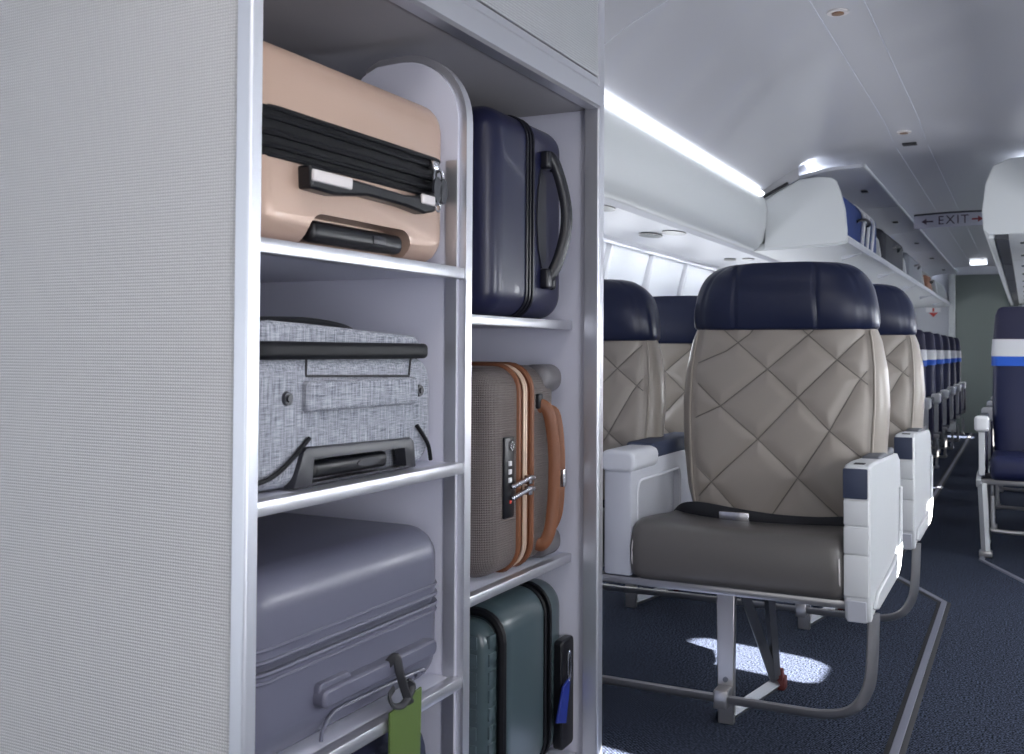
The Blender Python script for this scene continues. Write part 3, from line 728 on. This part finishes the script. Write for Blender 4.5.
# --- teal grey hard case, bottom right
t = standing_case('dark teal grey hard-shell suitcase with ribbed panel at the bottom right', 1.848, 2.174, .0805, .474, 2.052, 2.085, 'teal_shell', band='black_rubber', R=.06)
for y in (2.055, 2.082):
    obj('zipper_ridge', tube([(x, y, z) for x, z in rrect(-1.501, -.954, .0795, .475, .06)], .005, 6, closed=True), 'black_rubber', t)
pk = rbox(-1.46, -.966, 1.800, 1.868, .10, .450, .05, .024, 'Y', 8)
p = obj('front_pocket', keep(pk, 'Y', hi=1.852), 'teal_shell', t, 50)
obj('pocket_zipper', tube([(x, 1.856, z) for x, z in rrect(-1.468, -.957, .090, .460, .055)], .010, 8, closed=True), 'black_rubber', t)
for k in range(9):
    z = .412-.036*k
    obj('rib', join(box(-1.44, -.985, 1.797, 1.802, z-.013, z+.013, .002), box(-.972, -.9640, 1.815, 1.845, z-.013, z+.013, .002)), 'teal_shell', p)
obj('side_handle', prism(rrect(2.105, 2.175, .10, .345, .012), 'X', -.957, -.935), 'black_plastic', t, 40, bevel=.004)
tg = thing('luggage_tag', 'blue luggage tag on a silver ring hanging from the teal suitcase', 'tag', (-.93, 2.12, .25))
obj('tag_card', prism([(2.095, .250), (2.135, .262), (2.110, .165), (2.060, .180)], 'X', -.930, -.925), 'blue_tag', tg, 0, bevel=.001)
obj('ring', tube([(-.927, 2.128+.008*math.cos(a), .288+.034*math.sin(a)) for a in [2*math.pi*i/20 for i in range(20)]], .0025, 6, closed=True), 'silver', tg)

# ================================================================== FIRST CLASS SEATS
SEGS = []
for pl in ([(-0.30, .935), (-0.26, 0.957), (-0.153, 1.001), (-0.085, 1.051), (-.05, 1.10)],
           [(-.31, .77), (-0.269, 0.79), (-0.164, 0.839), (-0.029, 0.949), (0.093, 1.057), (.13, 1.10)],
           [(-.26, .53), (-0.236, 0.563), (-0.187, 0.617), (-0.051, 0.748), (0.058, 0.868), (0.164, 0.978), (0.216, 1.032), (.26, 1.075)],
           [(-.05, .46), (-0.023, 0.512), (0.063, 0.644), (0.148, 0.779), (0.216, 0.909), (0.28, 1.0)],
           [(-.2, 1.1), (-0.159, 1.06), (-0.029, 0.949), (0.064, 0.865), (0.148, 0.779), (0.226, 0.713), (.31, .64)],
           [(-.31, .965), (-0.255, 0.917), (-0.164, 0.839), (-0.051, 0.748), (0.063, 0.644), (0.174, 0.544), (.24, .48)],
           [(-.31, .725), (-0.269, 0.687), (-0.187, 0.617), (-0.096, 0.528), (-.04, .47)],
           [(.03, 1.1), (0.08, 1.051), (0.164, 0.978), (0.246, 0.91), (.31, .85)],
           [(.40, .46), (.41, .46)]):
    SEGS += list(zip(pl, pl[1:]))
def seg_dist(X, Z):
    d = np.full(X.shape, 9.)
    for (ax, az), (bx_, bz) in SEGS:
        dx, dz = bx_-ax, bz-az; L2 = dx*dx+dz*dz
        t_ = np.clip(((X-ax)*dx+(Z-az)*dz)/L2, 0, 1)
        d = np.minimum(d, np.hypot(X-ax-t_*dx, Z-az-t_*dz))
    return d
def interp(x, xs_, ys_): return float(np.interp(x, xs_, ys_))
FY = 2.62; FXC = -.642           # front of row one, centre of its aisle seat
def bk_w(z): return interp(z, [.47, .52, .60, .72, .85, .95, 1.03, 1.09], [.225, .238, .252, .262, .268, .266, .258, .245])
def bk_o(z): return interp(z, [.47, .52, .60, .72, .85, .95, 1.03, 1.09], [.235, .250, .275, .293, .300, .292, .276, .252])
def bk_y(z): return interp(z, [.47, .55, .65, .80, .95, 1.09], [.300, .312, .318, .330, .352, .375])
def build_back(cx):
    nz, nx = 120, 104; rings = []
    zs = np.linspace(.47, 1.10, nz); U = np.linspace(-1, 1, nx+1)
    hw = np.array([bk_w(z) for z in zs]); X = hw[:, None]*U[None, :]; Z = zs[:, None]*np.ones_like(U)[None, :]
    d = seg_dist(X, Z)
    inner = 1/(1+np.exp((np.abs(U)-.93)*60))[None, :]
    pil = (.006*(1-np.exp(-(d/.020)**2))-.003*np.exp(-(d/.0035)**2))*inner
    for j, z in enumerate(zs):
        o = bk_o(z); w = hw[j]; y0 = FY+bk_y(z); ring = []
        for i, u in enumerate(U):
            y = y0+.030*abs(u)**4+.004*math.exp(-((abs(u)-.93)/.012)**2)-pil[j, i]-.004
            ring.append((cx+X[j, i], y, z))
        for s in (1,):
            ring += [(cx+w+(o-w)*.7, y0+.045, z), (cx+o, y0+.075, z), (cx+o-.006, y0+.105, z), (cx+o-.03, y0+.135, z), (cx+o*.5, y0+.150, z), (cx-o*.5, y0+.150, z), (cx-o+.03, y0+.135, z), (cx-o+.006, y0+.105, z), (cx-o, y0+.075, z), (cx-w-(o-w)*.7, y0+.045, z)]
        rings.append(ring)
    return loft(rings)
def build_head(cx):
    rings = []; zs = [1.063, 1.066, 1.072, 1.085, 1.10, 1.12, 1.14, 1.16, 1.18, 1.195, 1.208, 1.220, 1.231, 1.240, 1.248, 1.254, 1.258, 1.260]
    hw = [.248, .254, .258, .260, .260, .258, .255, .251, .246, .240, .233, .225, .215, .203, .190, .172, .150, .120]
    nx = 80
    for z, w in zip(zs, hw):
        q = (w/.264); th = .135*min(1, max(.25, ((1.262-z)/.06)**.5)); y0 = FY+.352+.02*(1-min(1, (1.262-z)/.05)**.5) + (.010 if z < 1.066 else 0)
        bul = .012*math.sin(min(1, (z-1.063)/.14)*math.pi)
        ring = []
        for i in range(nx+1):
            u = -1+2*i/nx; x = u*w
            y = y0-bul+.045*abs(u)**5
            for cxr in (-.125+.02*(z-1.15), .107-.05*(z-1.15)):
                y += .005*math.exp(-((x-cxr)/.0045)**2)
            y += .0035*math.exp(-((abs(x)-(w-.030))/.003)**2)
            ring.append((cx+x, y, z))
        ring += [(cx+w+.008, y0+.065, z), (cx+w+.006, y0+th*.75+.02, z), (cx+w*.9, y0+th+.02, z), (cx+w*.4, y0+th+.025, z), (cx-w*.4, y0+th+.025, z), (cx-w*.9, y0+th+.02, z), (cx-w-.006, y0+th*.75+.02, z), (cx-w-.008, y0+.065, z)]
        rings.append(ring)
    return loft(rings)
def build_cushion(cx, x0=-.325, x1=.240):
    rings = []; N = 30
    for i in range(N+1):
        s = i/N; x = x0+(x1-x0)*(.5-.5*math.cos(math.pi*s)); e = min(x-x0, x1-x)
        r = math.sqrt(max(0, 1-(1-min(1, e/.035))**2)); k = .80+.20*r
        u = (x-(x0+x1)/2)/((x1-x0)/2)
        zt2 = .532+.012*u*u-.035*(1-r); zb2 = .383+.02*(1-r); yf = FY-.012+.028*(1-r)
        pr = [(yf+.03, zb2), (yf+.008, zb2+.008), (yf, zb2+.03), (yf-.004, zb2+.075), (yf+.002, zt2-.035), (yf+.014, zt2-.012), (yf+.035, zt2-.002), (yf+.07, zt2+.002), (yf+.16, zt2-.004), (yf+.26, zt2-.014), (yf+.36, zt2-.018), (yf+.42, zt2-.03), (yf+.44, zt2-.06), (yf+.44, zb2)]
        rings.append([(cx+x, a, b) for a, b in pr])
    return loft(rings)
def lower(bm, dz):
    bmesh.ops.translate(bm, vec=(0, 0, -dz), verts=bm.verts); return bm
def first_seat(t, cx, dz=0):
    b = obj('backrest', lower(build_back(cx), dz), 'seat_leather', t, 60, label='taupe quilted leather backrest')
    st = []
    for (ax, az), (bx_, bz) in SEGS:
        n_ = 12; run = []
        for i in range(n_+1):
            x, z = ax+(bx_-ax)*i/n_, az+(bz-az)*i/n_
            if z < .49 or z > 1.08 or abs(x) > bk_w(z)*.925: continue
            u = x/bk_w(z); run.append((cx+x, FY+bk_y(z)+.030*abs(u)**4-.0030, z))
        if len(run) > 1: st.append(tube(run, .0015, 5))
    obj('quilt_seam', lower(join(*st), dz), 'seam_taupe', b, 40)
    pth = lambda s: tube([(cx+s*(bk_w(z)*.985), FY+bk_y(z)+.022, z) for z in np.linspace(.52, 1.06, 30)], .0035, 6)
    for s in (-1, 1): obj('piping', lower(pth(s), dz), 'seat_side', b)
    obj('headrest', lower(build_head(cx), dz), 'navy_leather', t, 60, label='navy leather headrest')
    c = obj('seat_cushion', build_cushion(cx), 'cushion_leather', t, 60, label='dark grey leather seat cushion')
    for s in (-1, 1):
        obj('piping', tube(smooth_path([(cx-.0425+s*.268, FY+.006, .40), (cx-.0425+s*.270, FY-.008, .44), (cx-.0425+s*.268, FY-.004, .49), (cx-.0425+s*.262, FY+.02, .515)]), .0022, 6), 'silver_plastic', c)
    belt = smooth_path([(cx-.31, FY+.36, .50), (cx-.27, FY+.315, .530), (cx-.21, FY+.290, .540), (cx-.12, FY+.283, .532), (cx, FY+.285, .522), (cx+.12, FY+.285, .523), (cx+.235, FY+.28, .535)])
    sb = obj('seat_belt', tube(belt, .004, 8, ry=.020), 'belt_black', t, 50)
    obj('buckle', box(cx-.150, cx-.062, FY+.262, FY+.276, .508, .542, .004), 'silver', sb)
    # seat leg assembly
    lx = cx-.084
    fl = obj('front_leg', join(prism([(lx-.024, .375), (lx+.024, .375), (lx+.022, .05), (lx-.018, .0), (lx+.010, .0), (lx-.022, .05)][:0] or [(lx-.022, .0), (lx+.020, .0), (lx+.024, .375), (lx-.026, .375)], 'Y', FY+.098, FY+.122)), 'seat_metal', t, 30, bevel=.003)
    obj('bolt', cyl((lx, FY+.092, .12), 'Y', .007, .006, 12), 'dark_metal', fl)
    P3 = lambda a, b, w, m, nm: obj(nm, tube([a, b], w, 4, ry=w*1.5), m, t, 20)
    P3((lx+.035, FY+.12, .375), (lx+.055, FY+.43, .04), .016, 'dark_metal', 'brace')
    P3((lx+.085, FY+.22, .375), (lx+.06, FY+.43, .05), .015, 'dark_metal', 'rear_leg')
    P3((lx, FY+.11, .016), (lx+.058, FY+.45, .016), .015, 'dark_metal', 'base_rail')
    obj('floor_fitting', join(box(lx+.045, lx+.085, FY+.44, FY+.48, 0, .04, .006), box(lx+.055, lx+.08, FY+.43, FY+.455, .03, .065, .004)), 'red_brown', t)
def first_row(y, labels):
    t = thing('double_seat', labels, 'seat', (-.96, FY, 0), 'first-class seat pairs')
    for cx, dz in ((FXC, 0), (FXC-.660, .033)): first_seat(t, cx, dz)
    # beams under both seats
    obj('cross_beam', box(-1.62, -.37, FY+.035, FY+.075, .358, .380, .004), 'seat_metal', t)
    obj('cross_beam', box(-1.62, -.37, FY+.33, FY+.37, .345, .375, .004), 'dark_metal', t)
    # baggage bar
    pts = [(-1.62, FY+.30, .33), (-1.625, FY+.20, .20), (-1.60, FY+.10, .10), (-1.50, FY+.06, .080), (-1.2, FY+.06, .080), (-.9, FY+.06, .080), (-.55, FY+.06, .080), (-.455, FY+.06, .084), (-.395, FY+.06, .105), (-.360, FY+.06, .155), (-.348, FY+.06, .22), (-.343, FY+.06, .35)]
    bb = obj('baggage_bar', tube(smooth_path(pts, 5), .009, 10, ry=.017), 'seat_metal', t)
    obj('clamp', box(FXC-.104, FXC-.066, FY+.045, FY+.10, .055, .105, .005), 'seat_metal', bb)
    # aisle armrest panel
    sp = [(FY+.0, .392), (FY+.0, .716), (FY+.012, .722), (FY+.10, .722), (FY+.60, .70), (FY+.655, .68), (FY+.665, .62), (FY+.662, .42), (FY+.63, .36), (FY+.52, .335), (FY+.10, .345), (FY+.06, .34), (FY+.03, .335), (FY+.012, .338)]
    a = obj('armrest', prism(sp, 'X', -.405, -.343), 'arm_white', t, 30, bevel=.006, label='white aisle armrest panel')
    obj('front_pad', box(-.407, -.349, FY-.007, FY+.01, .640, .713, .003), 'pad_navy', a, label='navy front pad')
    for z0, z1 in ((.575, .636), (.505, .571), (.400, .501)):
        obj('front_cover', box(-.4055, -.347, FY-.005, FY+.01, z0, z1, .003), 'arm_white', a)
    obj('foot_cover', prism([(FY-.002, .39), (FY+.05, .40), (FY+.05, .338), (FY+.012, .334)], 'X', -.40, -.352), 'console_grey', a, 30, bevel=.003)
    obj('arm_pad', box(-.397, -.350, FY+.24, FY+.56, .698, .722, .008, 3), 'arm_pad', a)
    obj('hinge_cover', prism([(FY+.04, .365), (FY+.10, .395), (FY+.42, .405), (FY+.57, .425), (FY+.61, .47), (FY+.615, .60), (FY+.64, .60), (FY+.64, .42), (FY+.58, .365), (FY+.50, .352), (FY+.10, .352)], 'X', -.345, -.334), 'arm_white', a, 30, bevel=.004)
    obj('slot', box(-.385, -.360, FY+.02, FY+.05, .7215, .7235), 'seam_dark', a)
    # centre console between the two seats
    sp = [(FY+.0, .388), (FY+.0, .665), (FY+.01, .70), (FY+.62, .69), (FY+.62, .388)]
    c = obj('center_console', prism(sp, 'X', -1.040, -.960), 'console_grey', t, 30, bevel=.008)
    carve(c, rbox(-.982, -.90, FY+.05, FY+.44, .50, .64, .03, None, 'X', 5))
    obj('pocket_rim', tube([(-.960, y_, z_) for y_, z_ in rrect(FY+.05, FY+.44, .50, .64, .03)], .0045, 8, closed=True), 'console_light', c)
    obj('console_front_cap', rbox(-1.050, -.948, FY-.008, FY+.20, .668, .728, .024, .012, 'Y', 5), 'console_light', c, 50)
    obj('arm_pad', box(-1.045, -.955, FY+.18, FY+.62, .690, .735, .012, 4), 'pad_navy', c)
    # window-side armrest
    obj('armrest', prism([(FY+.02, .40), (FY+.02, .70), (FY+.60, .70), (FY+.60, .42)], 'X', -1.645, -1.585), 'console_grey', t, 30, bevel=.008)
    return t
row = first_row(FY, 'pair of taupe quilted first-class seats with navy headrests, closest to the camera')
r2 = copy_tree(row); r2.location.y += 1.05; r2.location.x += .004
r2['label'] = 'second-row pair of taupe first-class seats directly behind the nearest pair'

# ================================================================== ECONOMY SEATS
def econ_pair(kz=1.0):
    zz = lambda z: z if z < .7 else .7+(z-.7)*kz
    t = thing('double_seat', 'economy seat pair', 'seat', (0, 0, 0), 'economy seat pairs')
    for cx in (.265, .735):
        prof_z = [.46, .55, .70, .88, 1.06, 1.15, 1.20, 1.23, 1.238]
        def sect(z, g=0, top=False):
            w = interp(z, [.46, .7, 1.0, 1.15, 1.2, 1.23, 1.24], [.205, .215, .21, .20, .195, .185, .165])+g
            y0 = interp(z, [.46, .7, 1.0, 1.24], [.36, .38, .43, .47])-g; d = interp(z, [.46, .7, 1.1, 1.24], [.13, .12, .085, .05])+2*g
            out = []
            for k in range(28):
                a = 2*math.pi*k/28; c_, s_ = math.cos(a), math.sin(a)
                out.append((cx+w*math.copysign(abs(c_)**.45, c_), y0+d/2+d/2*math.copysign(abs(s_)**.6, s_), zz(z)))
            return out
        b = obj('backrest', loft([sect(z) for z in prof_z]), 'econ_navy', t, 50)
        obj('headrest', loft([sect(z, .006) for z in (1.072, 1.10, 1.15, 1.20, 1.232, 1.243)]), 'econ_top', t, 50)
        obj('white_band', loft([sect(z, .009) for z in (.982, 1.0, 1.04, 1.072)]), 'white_cloth', b, 50, label='white band around the seat back')
        obj('blue_band', loft([sect(z, .008) for z in (.932, .95, .983)]), 'blue_band', b, 50, label='bright blue band around the seat back')
        obj('seat_cushion', rbox(cx-.215, cx+.215, .0, .44, .375, .495, .045, .03, 'X', 5), 'econ_navy', t, 50)
        # seat pocket on the rear
        obj('seat_pocket', prism([(cx-.17, .62), (cx+.17, .62), (cx+.17, .80), (cx-.17, .80)], 'Y', .505, .52), 'econ_top', b, 20, bevel=.004)
    for ax in (.015, .50, .985):
        a = obj('armrest', box(ax-.022, ax+.022, .02, .42, .645, .685, .012, 3), 'arm_pad', t)
        obj('armrest_cap', box(ax-.033, ax+.033, -.03, .05, .615, .690, .016, 4), 'white_cloth', a)
        obj('arm_support', prism([(-.005, .62), (.03, .62), (.035, .52), (.03, .42), (-.005, .40)], 'X', ax-.014, ax+.014), 'arm_white', a, 30, bevel=.003)
        obj('arm_post', box(ax-.015, ax+.015, .36, .42, .36, .66, .006), 'econ_top', a)
    obj('side_bracket', prism([(-.01, .375), (.10, .40), (.42, .40), (.42, .34), (.02, .34)], 'X', -.012, .012), 'arm_white', t, 30, bevel=.003)
    for lx in (.03, .80):
        f = obj('front_leg', tube([(lx-.015, .02, .36), (lx, .03, .03)], .021, 4, ry=.028), 'arm_white', t, 20)
        obj('foot', box(lx-.03, lx+.03, .0, .06, 0, .03, .006), 'seat_metal', f)
        obj('rear_leg', tube([(lx, .30, .36), (lx, .42, .02)], .014, 4, ry=.02), 'dark_metal', t, 20)
        obj('base_rail', tube([(lx, .03, .015), (lx, .44, .015)], .012, 4), 'seat_metal', t, 20)
    obj('cross_beam', box(-.01, 1.0, .05, .09, .35, .376, .003), 'seat_metal', t)
    obj('cross_beam', box(-.01, 1.0, .30, .34, .35, .376, .003), 'dark_metal', t)
    obj('baggage_bar', tube(smooth_path([(.06, .03, .30), (.065, .02, .16), (.10, .02, .13), (.5, .02, .13), (.95, .02, .13), (.985, .02, .16), (.99, .03, .30)]), .010, 8), 'seat_metal', t)
    return t
# port side pairs (aisle edge at x = -.16); starboard pairs are the same seat on the other side of the aisle
proto = econ_pair()
plabels = ['navy economy seat pair with white and blue bands at the right edge of the photo',
           'second port-side navy economy pair, behind the nearest one']
for k in range(8):
    o = proto if k == 0 else copy_tree(proto)
    o.location = (-.215, 5.50+.87*k, 0); o['group'] = 'port economy seat pairs'
    o['label'] = plabels[k] if k < 2 else '%s navy economy pair back on the port side' % ('third', 'fourth', 'fifth', 'sixth', 'seventh', 'eighth')[k-2]
slab = ['navy economy seat pair just behind the second first-class row', 'navy economy seat pair second in the starboard line',
        'navy economy seat pair third in the starboard line', 'navy economy seat pair fourth in the starboard line', 'navy economy seat pair fifth in the starboard line',
        'navy economy seat pair sixth in the starboard line', 'navy economy seat pair seventh in the starboard line', 'navy economy seat pair eighth in the starboard line', 'navy economy seat pair last before the rear wall']
proto2 = econ_pair(.86)
for k in range(9):
    o = proto2 if k == 0 else copy_tree(proto2); o.location = (-.60-1.0, 4.83+.87*k+.02, 0); o['group'] = 'starboard economy seat pairs'; o['label'] = slab[k]
